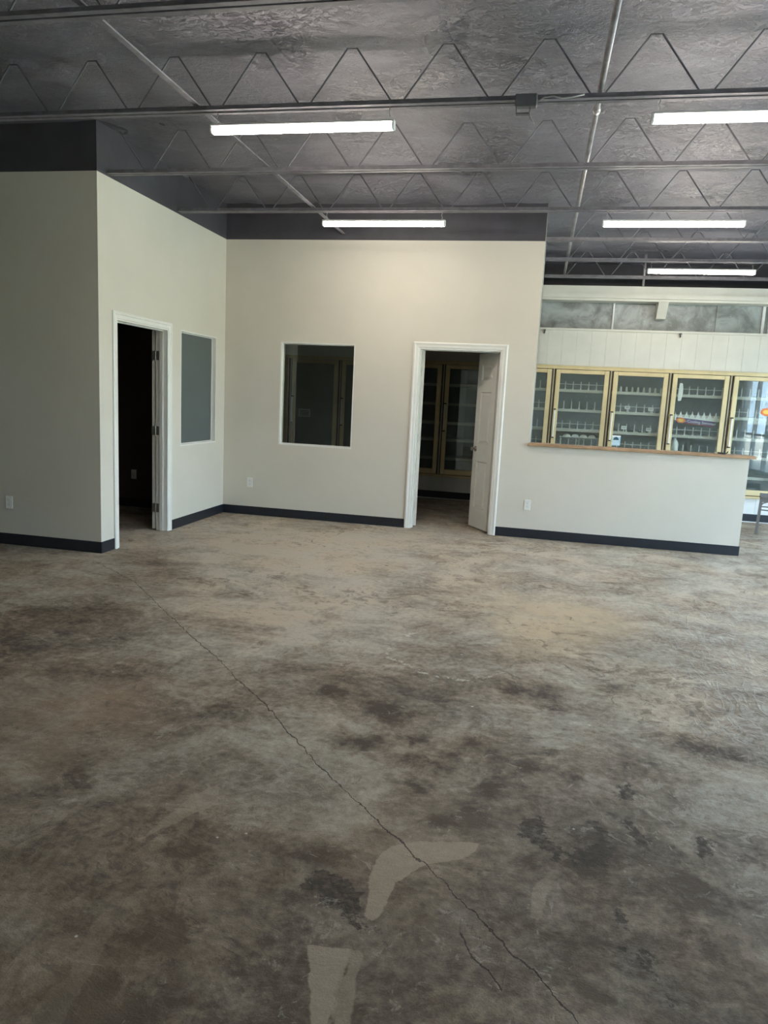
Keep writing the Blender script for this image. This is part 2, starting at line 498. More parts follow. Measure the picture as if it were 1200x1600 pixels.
CRACK = [(0.142, -2.834), (0.461, -3.058), (0.779, -3.293), (1.072, -3.594), (1.411, -3.95), (1.733, -4.278), (2.02, -4.543), (2.222, -4.77), (2.416, -4.964), (2.555, -5.111), (2.643, -5.223), (2.788, -5.387), (2.935, -5.549), (3.098, -5.72), (3.243, -5.86), (3.334, -5.948), (3.416, -6.03), (3.506, -6.117), (3.593, -6.215), (3.653, -6.273), (3.709, -6.345), (3.769, -6.398), (3.829, -6.467), (3.877, -6.533)]
CRACK2 = [(3.557, -6.312), (3.617, -6.393), (3.672, -6.461), (3.699, -6.502)]
RING = [(3.117, -3.611), (2.969, -3.734), (2.893, -3.981), (2.901, -4.155), (3.009, -4.281), (3.158, -4.411), (3.267, -4.441), (3.453, -4.397), (3.589, -4.234)]
P1 = [(3.263, -6.145), (3.275, -6.001), (3.333, -5.941), (3.393, -5.905), (3.585, -5.865), (3.578, -5.914), (3.53, -5.97), (3.422, -6.028), (3.389, -6.077), (3.35, -6.145), (3.336, -6.267), (3.316, -6.332), (3.284, -6.309), (3.282, -6.225)]
P2 = [(3.169, -6.468), (3.285, -6.448), (3.289, -6.591), (3.292, -6.687), (3.307, -6.754), (3.269, -6.764), (3.251, -6.698), (3.218, -6.61)]
P2b = [(3.285, -6.448), (3.313, -6.445), (3.334, -6.599), (3.353, -6.742), (3.312, -6.753), (3.289, -6.591)]
P3 = [(2.483, -6.165), (2.506, -6.016), (2.524, -5.86), (2.579, -5.759), (2.631, -5.873), (2.581, -5.973), (2.537, -6.074)]
P4 = [(2.609, -6.867), (2.601, -6.764), (2.615, -6.709), (2.571, -6.532), (2.582, -6.421), (2.644, -6.35), (2.654, -6.456), (2.646, -6.587), (2.678, -6.774), (2.694, -6.845)]
P5 = [(3.767, -6.059), (3.797, -5.988), (3.827, -5.995), (3.806, -6.108), (3.786, -6.197), (3.755, -6.184)]
D1 = [(3.055, -6.253), (3.098, -6.127), (3.194, -6.174), (3.275, -6.212), (3.284, -6.309), (3.318, -6.34), (3.37, -6.343), (3.304, -6.377), (3.241, -6.348), (3.146, -6.286)]
D3 = [(3.681, -5.732), (3.719, -5.658), (3.799, -5.643), (3.794, -5.739), (3.831, -5.786), (3.873, -5.811), (3.878, -5.932), (3.849, -5.906), (3.823, -5.861), (3.755, -5.826), (3.696, -5.787)]
D4 = [(3.925, -5.619), (3.959, -5.617), (3.984, -5.722), (4.009, -5.808), (4.008, -5.868), (3.96, -5.902), (3.9, -5.892), (3.878, -5.828), (3.916, -5.787), (3.945, -5.764)]
D4b = [(4.042, -5.563), (4.107, -5.586), (4.15, -5.674), (4.131, -5.737), (4.069, -5.728), (4.055, -5.663)]
D5 = [(4.015, -6.055), (4.054, -6.038), (4.064, -6.12), (4.046, -6.184), (4.009, -6.162)]
D5b = [(4.033, -6.257), (4.074, -6.234), (4.082, -6.291), (4.085, -6.356), (4.059, -6.342), (4.034, -6.303)]
D5c = [(3.977, -6.171), (3.997, -6.23), (4.025, -6.283), (4.007, -6.295), (3.98, -6.235)]
D6 = [(4.09, -6.397), (4.11, -6.388), (4.12, -6.45), (4.101, -6.454)]
D8 = [(4.06, -5.423), (4.088, -5.332), (4.156, -5.271), (4.156, -5.427), (4.101, -5.434)]
D9 = [(4.307, -5.629), (4.358, -5.586), (4.392, -5.623), (4.364, -5.706), (4.309, -5.722)]
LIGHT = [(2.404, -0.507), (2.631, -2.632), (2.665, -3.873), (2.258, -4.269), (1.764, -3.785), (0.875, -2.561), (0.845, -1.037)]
RIPL = [(4.584, -2.151), (5.732, -1.472), (5.157, -4.165), (4.775, -4.857), (4.447, -4.898), (4.407, -4.053)]
BAND = [(1.223, -5.265), (1.488, -5.047), (1.965, -5.016), (2.128, -5.375), (1.991, -5.776), (1.843, -6.019)]
TAN = [(3.594, -3.084), (3.651, -2.622), (3.965, -2.592), (4.33, -2.718), (4.39, -3.167), (4.012, -3.577), (3.735, -3.714)]
BLOBS = [(2.071, -5.95, 0.126, 0.134), (3.935, -6.459, 0.046, 0.044), (3.767, -5.947, 0.042, 0.053), (3.258, -5.385, 0.075, 0.073), (3.405, -5.283, 0.06, 0.066), (3.589, -5.226, 0.05, 0.067), (3.371, -5.432, 0.073, 0.07), (3.22, -5.221, 0.062, 0.07), (3.483, -5.107, 0.064, 0.073), (3.824, -4.453, 0.09, 0.102), (3.642, -4.452, 0.077, 0.086), (4.145, -4.283, 0.094, 0.11), (0.851, -4.66, 0.422, 0.607), (0.935, -4.245, 0.465, 0.694), (2.737, -6.758, 0.185, 0.113), (3.42, -5.788, 0.046, 0.054), (3.611, -5.384, 0.047, 0.061), (3.75, -5.289, 0.049, 0.064), (3.93, -5.287, 0.048, 0.063), (3.229, -5.922, 0.048, 0.064), (3.582, -5.519, 0.055, 0.065), (3.015, -5.285, 0.111, 0.113), (3.057, -6.064, 0.126, 0.066), (2.803, -6.494, 0.105, 0.073), (3.326, -4.004, 0.276, 0.232), (4.264, -5.904, 0.084, 0.082), (3.923, -5.851, 0.088, 0.103), (4.504, -4.88, 0.151, 0.162), (2.68, -6.172, 0.051, 0.034), (2.622, -6.189, 0.061, 0.034), (3.296, -5.605, 0.062, 0.089), (3.529, -5.735, 0.058, 0.098), (3.837, -4.678, 0.065, 0.076), (3.054, -4.933, 0.108, 0.105), (1.618, -3.339, 0.184, 0.166), (2.759, -4.791, 0.13, 0.094)]

W = P + np.stack([vnoise(P, 3.5, 4, 11), vnoise(P, 3.5, 4, 12)], 1) * .05
def crack_sd(pts, seed):
    xs = []; ys = []
    r = np.random.default_rng(seed)
    for (a, b) in zip(pts[:-1], pts[1:]):
        n = max(2, int(math.hypot(b[0] - a[0], b[1] - a[1]) / .03))
        for k in range(n):
            t = k / n
            xs.append(a[0] + (b[0] - a[0]) * t); ys.append(a[1] + (b[1] - a[1]) * t + r.normal(0, .007))
    xs.append(pts[-1][0]); ys.append(pts[-1][1])
    f = np.interp(P[:, 0], xs, ys)
    sl = np.gradient(np.interp(np.linspace(xs[0], xs[-1], 60), xs, ys), (xs[-1] - xs[0]) / 59).mean()
    s = (P[:, 1] - f) / math.hypot(1, sl)
    return np.where((P[:, 0] < xs[0]) | (P[:, 0] > xs[-1]), .5, s)
c1, c2 = crack_sd(CRACK, 5), crack_sd(CRACK2, 6)
F_crack = np.where(np.abs(c1) < np.abs(c2), c1, c2)
_ps = np.array([poly_sd(W * .35 + P * .65, q) for q in (P1, P2, P2b, P3, P4, P5)])
F_patch = _ps.min(0)
F_pw = np.array([.80, .80, .50, .42, .16, .38])[_ps.argmin(0)]
F_dark = np.min([poly_sd(W, q) + .012 for q in (D1, D3, D4, D4b, D5, D5b, D5c, D6, D8, D9)], 0)
F_ring = np.min([seg_d(W, a, b_) for a, b_ in zip(RING[:-1], RING[1:])], 0)
tone = np.full(len(P), .5)
for (x, y, rx, ry) in BLOBS:
    k = np.exp(-(((W[:, 0] - x) / rx) ** 2 + ((W[:, 1] - y) / ry) ** 2) * 1.1)
    tone -= (.40 if rx < .2 else .16) * k
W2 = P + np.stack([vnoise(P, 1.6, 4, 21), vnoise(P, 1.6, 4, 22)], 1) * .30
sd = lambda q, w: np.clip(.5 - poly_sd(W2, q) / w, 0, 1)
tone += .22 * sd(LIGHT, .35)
# the slab is paler towards the back wall, darker where the camera stands and towards the left
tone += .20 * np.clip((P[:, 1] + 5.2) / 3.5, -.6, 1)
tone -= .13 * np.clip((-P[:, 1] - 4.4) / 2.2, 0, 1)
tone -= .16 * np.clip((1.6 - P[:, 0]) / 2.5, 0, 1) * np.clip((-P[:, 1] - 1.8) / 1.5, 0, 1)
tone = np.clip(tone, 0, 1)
F_tan = np.clip(.5 - poly_sd(W2, TAN) / .5, 0, 1)
F_brown = np.clip(np.maximum(sd(BAND, .5), .8 * np.clip((-P[:, 1] - 4.9) / 1.2, 0, 1) * np.clip(vnoise(P, .9, 3, 31) + .55, 0, 1)), 0, 1)
F_ridge = sd(RIPL, .5)
def grid_mesh(name, xs, ys, Z, m):
    n, k = len(xs), len(ys)
    X, Y = np.meshgrid(xs, ys)
    co = np.stack([X.ravel(), Y.ravel(), Z], 1).astype(np.float32)
    q = np.arange(n * k).reshape(k, n)
    f = np.stack([q[:-1, :-1].ravel(), q[:-1, 1:].ravel(), q[1:, 1:].ravel(), q[1:, :-1].ravel()], 1).astype(np.int32)
    me = bpy.data.meshes.new(name)
    me.vertices.add(len(co)); me.vertices.foreach_set('co', co.ravel())
    me.loops.add(f.size); me.loops.foreach_set('vertex_index', f.ravel())
    me.polygons.add(len(f)); me.polygons.foreach_set('loop_start', np.arange(0, f.size, 4, dtype=np.int32))
    me.update(calc_edges=True); me.materials.append(m)
    me.polygons.foreach_set('use_smooth', np.ones(len(f), bool))
    return me
me = grid_mesh('floor', gx, gy, vnoise(P, 1.5, 2, 41) * .002 - .001, M['floor'])
for nm, arr in (('crack', F_crack), ('patch', F_patch), ('patch_weight', F_pw), ('dark', F_dark), ('ring', F_ring), ('tone', tone), ('tan', F_tan), ('brown', F_brown), ('ridge', F_ridge)):
    at = me.attributes.new(nm, 'FLOAT', 'POINT'); at.data.foreach_set('value', arr.astype(np.float32))
floor = struct(link('floor', me))

# ceiling: sagging crinkled facing between the joists, a slab of roof over it
JY = [-7.20, -5.98, -4.77, -3.585, -2.365, -1.14, .075, 1.17, 2.34]
cx = axis_pts([(XL - .1, -.6, .4), (-.6, 7.6, .04), (7.6, XR + .1, .4)])
cy = axis_pts([(YF - .1, -6.2, .4), (-6.2, 2.9, .04), (2.9, 3.7, .4)])
CX, CY = np.meshgrid(cx, cy); Q = np.stack([CX.ravel(), CY.ravel()], 1)
dj = np.min([np.abs(Q[:, 1] - y) for y in JY], 0)
Z = DECK + .02 * np.clip(dj / .6, 0, 1) ** 1.5 + np.clip(vnoise(Q * np.array([1, 1.6]), 2.2, 4, 51) * .026, -.016, .03)
struct(link('ceiling', grid_mesh('ceiling', cx, cy, Z, M['deck'])))
struct(MB().box(XL - .2, XR + .2, YF - .2, 3.9, DECK + .08, DECK + .28).build('trim_1', M['black'])).name = 'ceiling_slab'

def wall(name, boxes, m, band=None, bm=None):
    mb = MB()
    for q in boxes: mb.box(*q)
    o = struct(mb.build(name, m))
    if band:
        b2 = MB()
        for q in band: b2.box(*q)
        b2.build('upper_band', bm or M['black'], o)
    return o
TH = .12
E0 = -.0
DZ = DECK + .07
# office block: the face towards the camera, and its return with the door and the frosted window
wall('wall_left', [(XL, 0, -D, -D + TH, 0, H)], M['tan'], [(XL, 0, -D, -D + TH, H, DZ)])
OY0, OY1, OZ = -2.337 + .065, -2.337 + .98, 2.04
LW0, LW1, LWB, LWT = -1.0865, -.2325, .866, 2.06
wall('wall_return', [(-TH, 0, -D + TH, OY0, 0, H), (-TH, 0, OY0, OY1, OZ, H), (-TH, 0, OY1, LW0, 0, H),
                     (-TH, 0, LW0, LW1, 0, LWB), (-TH, 0, LW0, LW1, LWT, H), (-TH, 0, LW1, 0, 0, H)], M['tan'],
     [(-TH, 0, -D + TH, 0, H, DZ)])
# back wall with the dark window and the double door
BW0, BW1, BWB, BWT = .6915, 1.5794, .867, 2.053
DX0, DX1 = 2.248 + .065, 2.248 + .98
wall('wall_back', [(0, BW0, 0, TH, 0, H), (BW0, BW1, 0, TH, 0, BWB), (BW0, BW1, 0, TH, BWT, H), (BW1, DX0, 0, TH, 0, H),
                   (DX0, DX1, 0, TH, OZ, H), (DX1, XE, 0, TH, 0, H)], M['tan'], [(0, XE, 0, TH, H, DZ)])
wall('wall_counter', [(XE, XH, 0, TH, 0, 1.03)], M['tan'])
wall('wall_partition', [(XE - TH, XE - .001, TH, YR - .085, 0, DZ)], M['hall'])
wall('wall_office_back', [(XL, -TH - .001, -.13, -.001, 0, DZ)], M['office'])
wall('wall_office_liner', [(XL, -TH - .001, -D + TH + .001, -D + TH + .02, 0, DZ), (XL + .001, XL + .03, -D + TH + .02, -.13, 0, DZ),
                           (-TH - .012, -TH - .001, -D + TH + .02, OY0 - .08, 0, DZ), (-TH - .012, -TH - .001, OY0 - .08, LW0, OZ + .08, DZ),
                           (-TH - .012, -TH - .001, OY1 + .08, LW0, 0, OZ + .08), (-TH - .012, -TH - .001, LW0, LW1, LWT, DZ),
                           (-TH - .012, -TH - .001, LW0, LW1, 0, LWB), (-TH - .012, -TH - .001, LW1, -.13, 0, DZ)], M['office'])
wall('wall_hall_end', [(-1.2, -1.08, TH, YR + .9, 0, DZ), (-1.08, -.0, .0, TH, 0, DZ)], M['hall'])
wall('wall_west', [(XL - .15, XL, YF, -D, 0, DZ)], M['tan'])
wall('wall_front', [(XL - .15, XR + .15, YF - .15, YF, 0, DZ)], M['tan'])
# right-hand wall: a shop window on a low sill, between piers (out of frame, it lights the room)
WY0, WY1, WZ0, WZ1 = -7.8, 2.0, .10, 2.75
wall('wall_right', [(XR, XR + .2, YF, WY0, 0, DZ), (XR, XR + .2, WY1, 3.75, 0, DZ), (XR, XR + .2, WY0, WY1, 0, WZ0), (XR, XR + .2, WY0, WY1, WZ1, DZ)], M['tan'])
w3 = senty('window_3', (XR + .1, 0, 0))
ys = np.linspace(WY0, WY1, 10)
for y in ys: MB().cbox(-.05, .05, y - .03, y + .03, WZ0, WZ1, .004).build('mullion', M['alu'], w3)
for z in (WZ0 + .025, 1.0, WZ1 - .025): MB().box(-.045, .045, WY0, WY1, z - .025, z + .025).build('transom', M['alu'], w3)
for a, b_ in zip(ys[:-1], ys[1:]):
    MB().box(-.004, .004, a + .03, b_ - .03, WZ0 + .05, .975).build('pane', M['sglass'], w3)
    MB().box(-.004, .004, a + .03, b_ - .03, 1.025, WZ1 - .05).build('pane', M['sglass'], w3)
for y, z in ((-5.73, .68), (-5.15, .68)):
    u = upright(text_mesh('U', .34, M['white'], .002), w3, (.012, y, z), R(90), R(90))
# outside
struct(MB().box(XR + .2, 60, -50, 40, -.3, -.06).build('lawn', M['lawn']))
struct(MB().box(XR + .2, XR + 13, -50, 40, -.06, -.02).build('pavement', M['street']))
struct(MB().box(30, 37, -50, 40, -.06, -.03).build('street', M['street']))
hb = MB(); r_ = random.Random(4)
for k in range(46):
    y = -50 + 2 * k; h = 3.2 + r_.random() * 3.4; x = 42 + r_.random() * 3
    hb.lathe([(.05, 0), (1.3, .3), (1.9 + r_.random() * .5, h * .45), (1.3, h * .8), (.2, h)], (x, y, -.1), 9)
hg = hb.build('hedge_row', M['hedge']); hg['kind'] = 'stuff'; hg['label'] = 'dark hedge row far outside the shop window'; hg['category'] = 'hedge'

# ---------------------------------------------------------------- baseboards
BH, BT = .102, .009
def baseboard(name, boxes):
    mb = MB()
    for q in boxes: mb.cbox(*q, BH and .003)
    return struct(mb.build(name, M['base']))
baseboard('baseboard_left', [(XL, BT, -D - BT, -D, 0, BH), (0, BT, -D, -2.337, 0, BH)])
baseboard('baseboard_return', [(0, BT, -2.337 + 1.045, 0, 0, BH)])
baseboard('baseboard_back', [(BT, 2.248, -BT, 0, 0, BH)])
baseboard('baseboard_counter', [(2.248 + 1.045, XH + BT, -BT, 0, 0, BH), (XH, XH + BT, 0, TH, 0, BH)])
baseboard('baseboard_office', [(-2.6, -TH - .02, -.13 - BT, -.13, 0, BH)])

# ---------------------------------------------------------------- doors
def casing_profile(w):   # across the casing: outer edge 0 .. inner edge w; depth outwards
    return [(0, 0), (w, 0), (w, .007), (w - .008, .011), (w * .45, .013), (w * .38, .018), (.012, .019), (0, .013)]
def leaf_mesh(name, w, h, t, cols, rows, m):
    """door leaf from x=0 (hinge) to x=w, y=-t/2..t/2; sunk panels with raised fields on both faces"""
    mb = MB()
    xs = [0]; [xs.extend(c) for c in cols]; xs.append(w)
    zs = [0]; [zs.extend(r) for r in rows]; zs.append(h)
    for s in (-1, 1):
        y = s * t / 2
        for i in range(len(xs) - 1):
            for j in range(len(zs) - 1):
                x0, x1, z0, z1 = xs[i], xs[i + 1], zs[j], zs[j + 1]
                def ring(d, dy): return [(x0 + d, y - s * dy, z0 + d), (x1 - d, y - s * dy, z0 + d), (x1 - d, y - s * dy, z1 - d), (x0 + d, y - s * dy, z1 - d)]
                k = len(mb.v)
                if i % 2 == 1 and j % 2 == 1:
                    rs = [ring(0, 0), ring(.012, .013), ring(.022, .013), ring(.044, .003)]
                    for q in rs: mb.v += q
                    for a in range(3):
                        for e in range(4):
                            mb.f.append((k + a * 4 + e, k + a * 4 + (e + 1) % 4, k + a * 4 + 4 + (e + 1) % 4, k + a * 4 + 4 + e))
                    mb.f.append((k + 12, k + 13, k + 14, k + 15))
                else:
                    mb.v += ring(0, 0); mb.f.append((k, k + 1, k + 2, k + 3))
    k = len(mb.v); a = t / 2
    mb.v += [(0, -a, 0), (0, a, 0), (0, a, h), (0, -a, h), (w, -a, 0), (w, a, 0), (w, a, h), (w, -a, h)]
    mb.f += [(k, k + 1, k + 2, k + 3), (k + 4, k + 7, k + 6, k + 5), (k, k + 4, k + 5, k + 1), (k + 3, k + 2, k + 6, k + 7)]
    me = bpy.data.meshes.new(name); me.from_pydata(mb.v, [], mb.f)
    bm = bmesh.new(); bm.from_mesh(me); bmesh.ops.remove_doubles(bm, verts=bm.verts[:], dist=1e-5)
    bmesh.ops.recalc_face_normals(bm, faces=bm.faces[:]); bm.to_mesh(me); bm.free()
    me.materials.append(m); return me
def knob(parent, x, z, t):
    for s in (-1, 1):
        MB().lathe([(.001, 0), (.032, .001), (.032, .006), (.012, .010), (.011, .030), (.022, .038), (.028, .050), (.024, .062), (.006, .067)], (0, 0, 0), 16, 'Y') \
            .build('door_knob', M['hinge'], parent, True).matrix_local = Matrix.Translation((x, s * t / 2, z)) @ Matrix.Diagonal((1, s, 1, 1))
def hinge(parent, loc, d1, d2):
    """butt hinge: knuckle at loc, one plate along d1 and one along d2 (unit 2-D directions in plan)"""
    mb = MB().tube([(0, 0, -.05), (0, 0, .05)], .0065, 10)
    for d in (d1, d2):
        nx_, ny_ = -d[1], d[0]; w, t = .040, .0015
        i = len(mb.v)
        for z in (-.045, .045):
            mb.v += [(nx_ * t, ny_ * t, z), (d[0] * w + nx_ * t, d[1] * w + ny_ * t, z), (d[0] * w - nx_ * t, d[1] * w - ny_ * t, z), (-nx_ * t, -ny_ * t, z)]
        mb.f += [tuple(i + k for k in q) for q in ((0, 1, 2, 3), (7, 6, 5, 4), (0, 4, 5, 1), (1, 5, 6, 2), (2, 6, 7, 3), (3, 7, 4, 0))]
    o = mb.build('hinge', M['hinge'], parent); o.location = loc; return o

def frame_for(door, w_out, h_out, cw):
    """casing and lined jamb in the door's own frame: x along the opening 0..w_out, y=0 wall face (room at -y), z up"""
    def bar(rows):   # rows: list of 4-corner rings swept -> loft
        mb = MB(); n = len(rows[0]); i = 0
        for q in rows: mb.v += q
        for k in range(len(rows) - 1):
            for j in range(n):
                mb.f.append((k * n + j, k * n + (j + 1) % n, (k + 1) * n + (j + 1) % n, (k + 1) * n + j))
        mb.f.append(tuple(range(n - 1, -1, -1))); mb.f.append(tuple(range((len(rows) - 1) * n, len(rows) * n)))
        return mb
    pr = casing_profile(cw)
    rows = [[(u, -d, 0) for u, d in pr], [(u, -d, h_out - u) for u, d in pr], [(w_out - u, -d, h_out - u) for u, d in pr], [(w_out - u, -d, 0) for u, d in pr]]
    bar(rows).build('casing', M['trim'], door)
    jt = .012
    MB().box(cw - .005, cw + jt, -.004, TH + .004, 0, h_out - cw).box(w_out - cw - jt, w_out - cw + .005, -.004, TH + .004, 0, h_out - cw) \
        .box(cw + jt, w_out - cw - jt, -.004, TH + .004, h_out - cw - jt, h_out - cw + .005).build('jamb', M['trim'], door)
    st = .011   # door stop
    MB().box(cw + jt, cw + jt + st, .045, .080, 0, h_out - cw - jt).box(w_out - cw - jt - st, w_out - cw - jt, .045, .080, 0, h_out - cw - jt) \
        .box(cw + jt + st, w_out - cw - jt - st, .045, .080, h_out - cw - jt - st, h_out - cw - jt).build('door_stop', M['trim'], door)

# door_1: into the office, in the return wall; own x runs along +Y of the room
door1 = senty('door_1', (0, -2.337, 0)); door1.rotation_euler.z = R(90)
frame_for(door1, 1.045, 2.105, .065)
T = .035
HX = 1.045 - .065 - .012
lf = link('door_leaf', leaf_mesh('door_leaf', .885, 2.015, T, [(.11, .385), (.50, .775)], [(.23, .78), (.985, 1.58), (1.71, 1.89)], M['leaf']), door1)
ANG = 172
lf.location = (HX - .002, TH + .004, .012)
# closed the leaf would point to -x; opened by ANG it swings into the office (+y)
a_ = R(180 - ANG)
lf.matrix_local = Matrix.Translation((HX + .014, TH + .018 + T / 2, .012)) @ Matrix.Rotation(a_, 4, 'Z')
knob(lf, .82, .93, T)
for z in (.235, 1.03, 1.78):
    hinge(door1, (HX + .001, TH + .011, z), (0, -1), (0, 1))

# door_2: narrow double door into the hall, own x = room X
door2 = senty('door_2', (2.248, 0, 0))
frame_for(door2, 1.045, 2.105, .065)
LW = .447
lm = leaf_mesh('door_leaf', LW, 2.015, T, [(.095, LW - .095)], [(.227, .78), (.985, 1.58), (1.71, 1.89)], M['leaf'])
r2 = link('door_leaf', lm, door2)
r2.matrix_local = Matrix.Translation((HX - .004, TH + .012, .012)) @ Matrix.Rotation(R(180 - 58), 4, 'Z') @ Matrix.Translation((0, T / 2, 0))
knob(r2, LW - .06, .92, T)
l2 = link('door_leaf', lm, door2)
l2.matrix_local = Matrix.Translation((.077 + .004, TH + .012, .012)) @ Matrix.Rotation(R(99), 4, 'Z') @ Matrix.Translation((0, -T / 2, 0))
for z in (.235, 1.03, 1.78):
    hinge(door2, (HX - .003, TH + .009, z), (0, -1), (math.cos(R(122)), math.sin(R(122))))
    hinge(door2, (.080, TH + .009, z), (0, -1), (math.cos(R(99)), math.sin(R(99))))

# ---------------------------------------------------------------- inner windows
def fixed_window(name, w, h, pane_m, pane_y, frame_m, ft=.012):
    o = senty(name)
    mb = MB()
    d0, d1 = .0, TH
    mb.box(0, ft, d0, d1, 0, h).box(w - ft, w, d0, d1, 0, h).box(ft, w - ft, d0, d1, 0, ft).box(ft, w - ft, d0, d1, h - ft, h)
    mb.build('window_frame', frame_m, o)
    s = MB(); b0, b1 = pane_y - .012, pane_y - .003
    s.box(ft, ft + .010, b0, b1, ft, h - ft).box(w - ft - .010, w - ft, b0, b1, ft, h - ft).box(ft + .010, w - ft - .010, b0, b1, ft, ft + .010).box(ft + .010, w - ft - .010, b0, b1, h - ft - .010, h - ft)
    s.build('glazing_bead', frame_m, o)
    MB().box(ft, w - ft, pane_y - .003, pane_y + .003, ft, h - ft).build('pane', pane_m, o)
    return o
w1 = fixed_window('window_1', LW1 - LW0, LWT - LWB, M['frost'], .055, M['trim']); w1.location = (-.0005, LW0, LWB); w1.rotation_euler.z = R(90)
w2 = fixed_window('window_2', BW1 - BW0, BWT - BWB, M['dglass'], .055, M['trim']); w2.location = (BW0, .0005, BWB)

# ---------------------------------------------------------------- oak ledge on the half wall
led = MB().cbox(XE - .015, XH + .055, -.045, .21, 1.03, 1.058, .005).build('wood_ledge', M['wood'])
tag(led, 'long varnished oak ledge capping the half wall in front of the coolers', 'ledge')
hk = thing('metal_hook', 'small dark metal hook lying on the far end of the oak ledge', 'hook', (5.58, .03, 1.058))
MB().tube([(-.055, 0, .012), (-.03, .01, .014), (0, 0, .012), (.03, -.008, .010), (.052, 0, .018), (.06, .01, .034)], [.008, .009, .009, .008, .007, .005], 8).build('hook_arm', M['gasket'], hk, True)
MB().cbox(-.075, -.045, -.014, .014, 0, .022, .003).build('mounting_plate', M['goldd'], hk)

# ---------------------------------------------------------------- outlets
def outlet(label, loc, rz):
    o = thing('wall_outlet', label, 'outlet', loc, rz)
    MB().cbox(-.036, .036, -.006, 0, -.058, .058, .003).build('cover_plate', M['plate'], o)
    for z in (-.0195, .0195):
        f = MB().prism([(.017 * math.cos(a), z + .0145 * math.sin(a) * 1.0) for a in [k * math.pi / 6 for k in range(12)]], 1, -.0075, -.006).build('socket', M['trim'], o)
        MB().box(-.0075, -.0055, -.0082, -.0074, z - .001, z + .008).box(.0055, .0075, -.0082, -.0074, z - .001, z + .007).box(-.002, .002, -.0082, -.0074, z - .010, z - .006).build('slot', M['slot'], f)
    MB().lathe([(.003, -.0072), (.003, -.006)], (0, 0, 0), 8, 'Y').build('screw', M['chrome'], o)
    return o
outlet('white duplex outlet low on the back wall, near the inner corner and frosted window', (.345, 0, .39), 0)
outlet('white duplex outlet on the half wall, just beside the double door casing', (3.625, 0, .372), 0)
outlet('white duplex outlet on the shaded office wall facing the viewer', (-.912, -D, .385), 0)
outlet('unlit outlet inside the dark office, seen through its open door', (-1.11, -.13, .40), 0)

# ---------------------------------------------------------------- wall over and under the coolers
ZT, ZB = 2.05, .335      # frame of the cooler run
wr_ = struct(MB().box(-1.08, XR, YR + .75, YR + .87, 0, DZ).build('wall_rear', M['black']))
pl_w = .2; k0 = -1.08
n_pl = int((XR - k0) / pl_w)
pm = MB().cbox(.0002, pl_w - .0002, 0, .02, ZT, 2.54, .0018).mesh('plank', M['panel'])
pl = MB().cbox(.0008, pl_w - .0008, 0, .02, 0, ZB, .0025).mesh('plank', M['lowpanel'])
pk_ = struct(MB().box(-1.08, XR, YR + .022, YR + .05, 0, ZB).box(-1.08, XR, YR + .022, YR + .05, ZT, 2.54).build('wall_cooler', M['panel']))
for k in range(n_pl):
    link('plank', pm, pk_, (k0 + k * pl_w, YR, 0)); link('plank', pl, pk_, (k0 + k * pl_w, YR, 0))
baseboard('baseboard_rear', [(-1.08, XR, YR - BT, YR, .012, .115)])
struct(MB().cbox(-1.08, XR, YR - .016, YR, 0, .012, .002).build('trim_2', M['lowpanel'])).name = 'baseboard_shoe'
# stepped beam, galvanised infill, thin rail with brackets
struct(MB().box(-1.08, XR, YR - .03, YR + .30, 3.045, 3.15).box(-1.08, XR, YR - .055, YR + .30, 2.985, 3.045).box(-1.08, XR, YR - .01, YR + .30, 2.955, 2.985).build('trim_3', M['panel']))
gi = struct(MB().box(-1.08, XR, YR + .26, YR + .30, 2.54, 2.96).build('wall_infill', M['sheet']))
for a, b_ in ((-1.08, .9), (.9, 2.7), (2.7, 4.60), (4.60, 5.98), (5.98, 6.58)):
    MB().box(a + .004, b_ - .004, YR + .245, YR + .26, 2.56, 2.955).build('sheet_panel', M['sheet'], gi)
for x, w, mm in ((4.60, .022, M['lowpanel']), (5.98, .014, M['sheet']), (6.58, .035, M['lowpanel']), (6.66, .03, M['lowpanel'])):
    MB().box(x - w / 2, x + w / 2, YR + .22, YR + .2452, 2.55, 2.957).build('batten', mm, gi)
MB().box(6.70, XR, YR + .22, YR + .2452, 2.55, 2.957).build('end_panel', M['panel'], gi)
MB().prism([(YR - .02, 2.957), (YR + .245, 2.957), (YR + .245, 2.74), (YR + .12, 2.74)], 0, 5.165, 5.295).build('beam_stub', M['panel'], gi)
struct(MB().box(-1.08, XR, YR - .02, YR + .245, 2.54, 2.552).box(-1.08, XR, YR - .022, YR - .012, 2.545, 2.568).build('trim_4', M['panel']))
for lab, x in (('small black bracket under the rail above the coolers, close to the tan wall end', 3.66), ('small black bracket under the rail above the coolers, near the beam stub', 5.49)):
    hb_ = thing('rail_bracket', lab, 'bracket', (x, YR, 2.54), group='brackets under the rail')
    MB().prism([(-.012, 0), (.018, 0), (.006, -.055), (-.004, -.055)], 1, -.03, 0).build('bracket_arm', M['gasket'], hb_)
    MB().lathe([(.006, -.034), (.006, -.03)], (.004, 0, -.02), 8, 'Y').build('screw', M['hinge'], hb_)

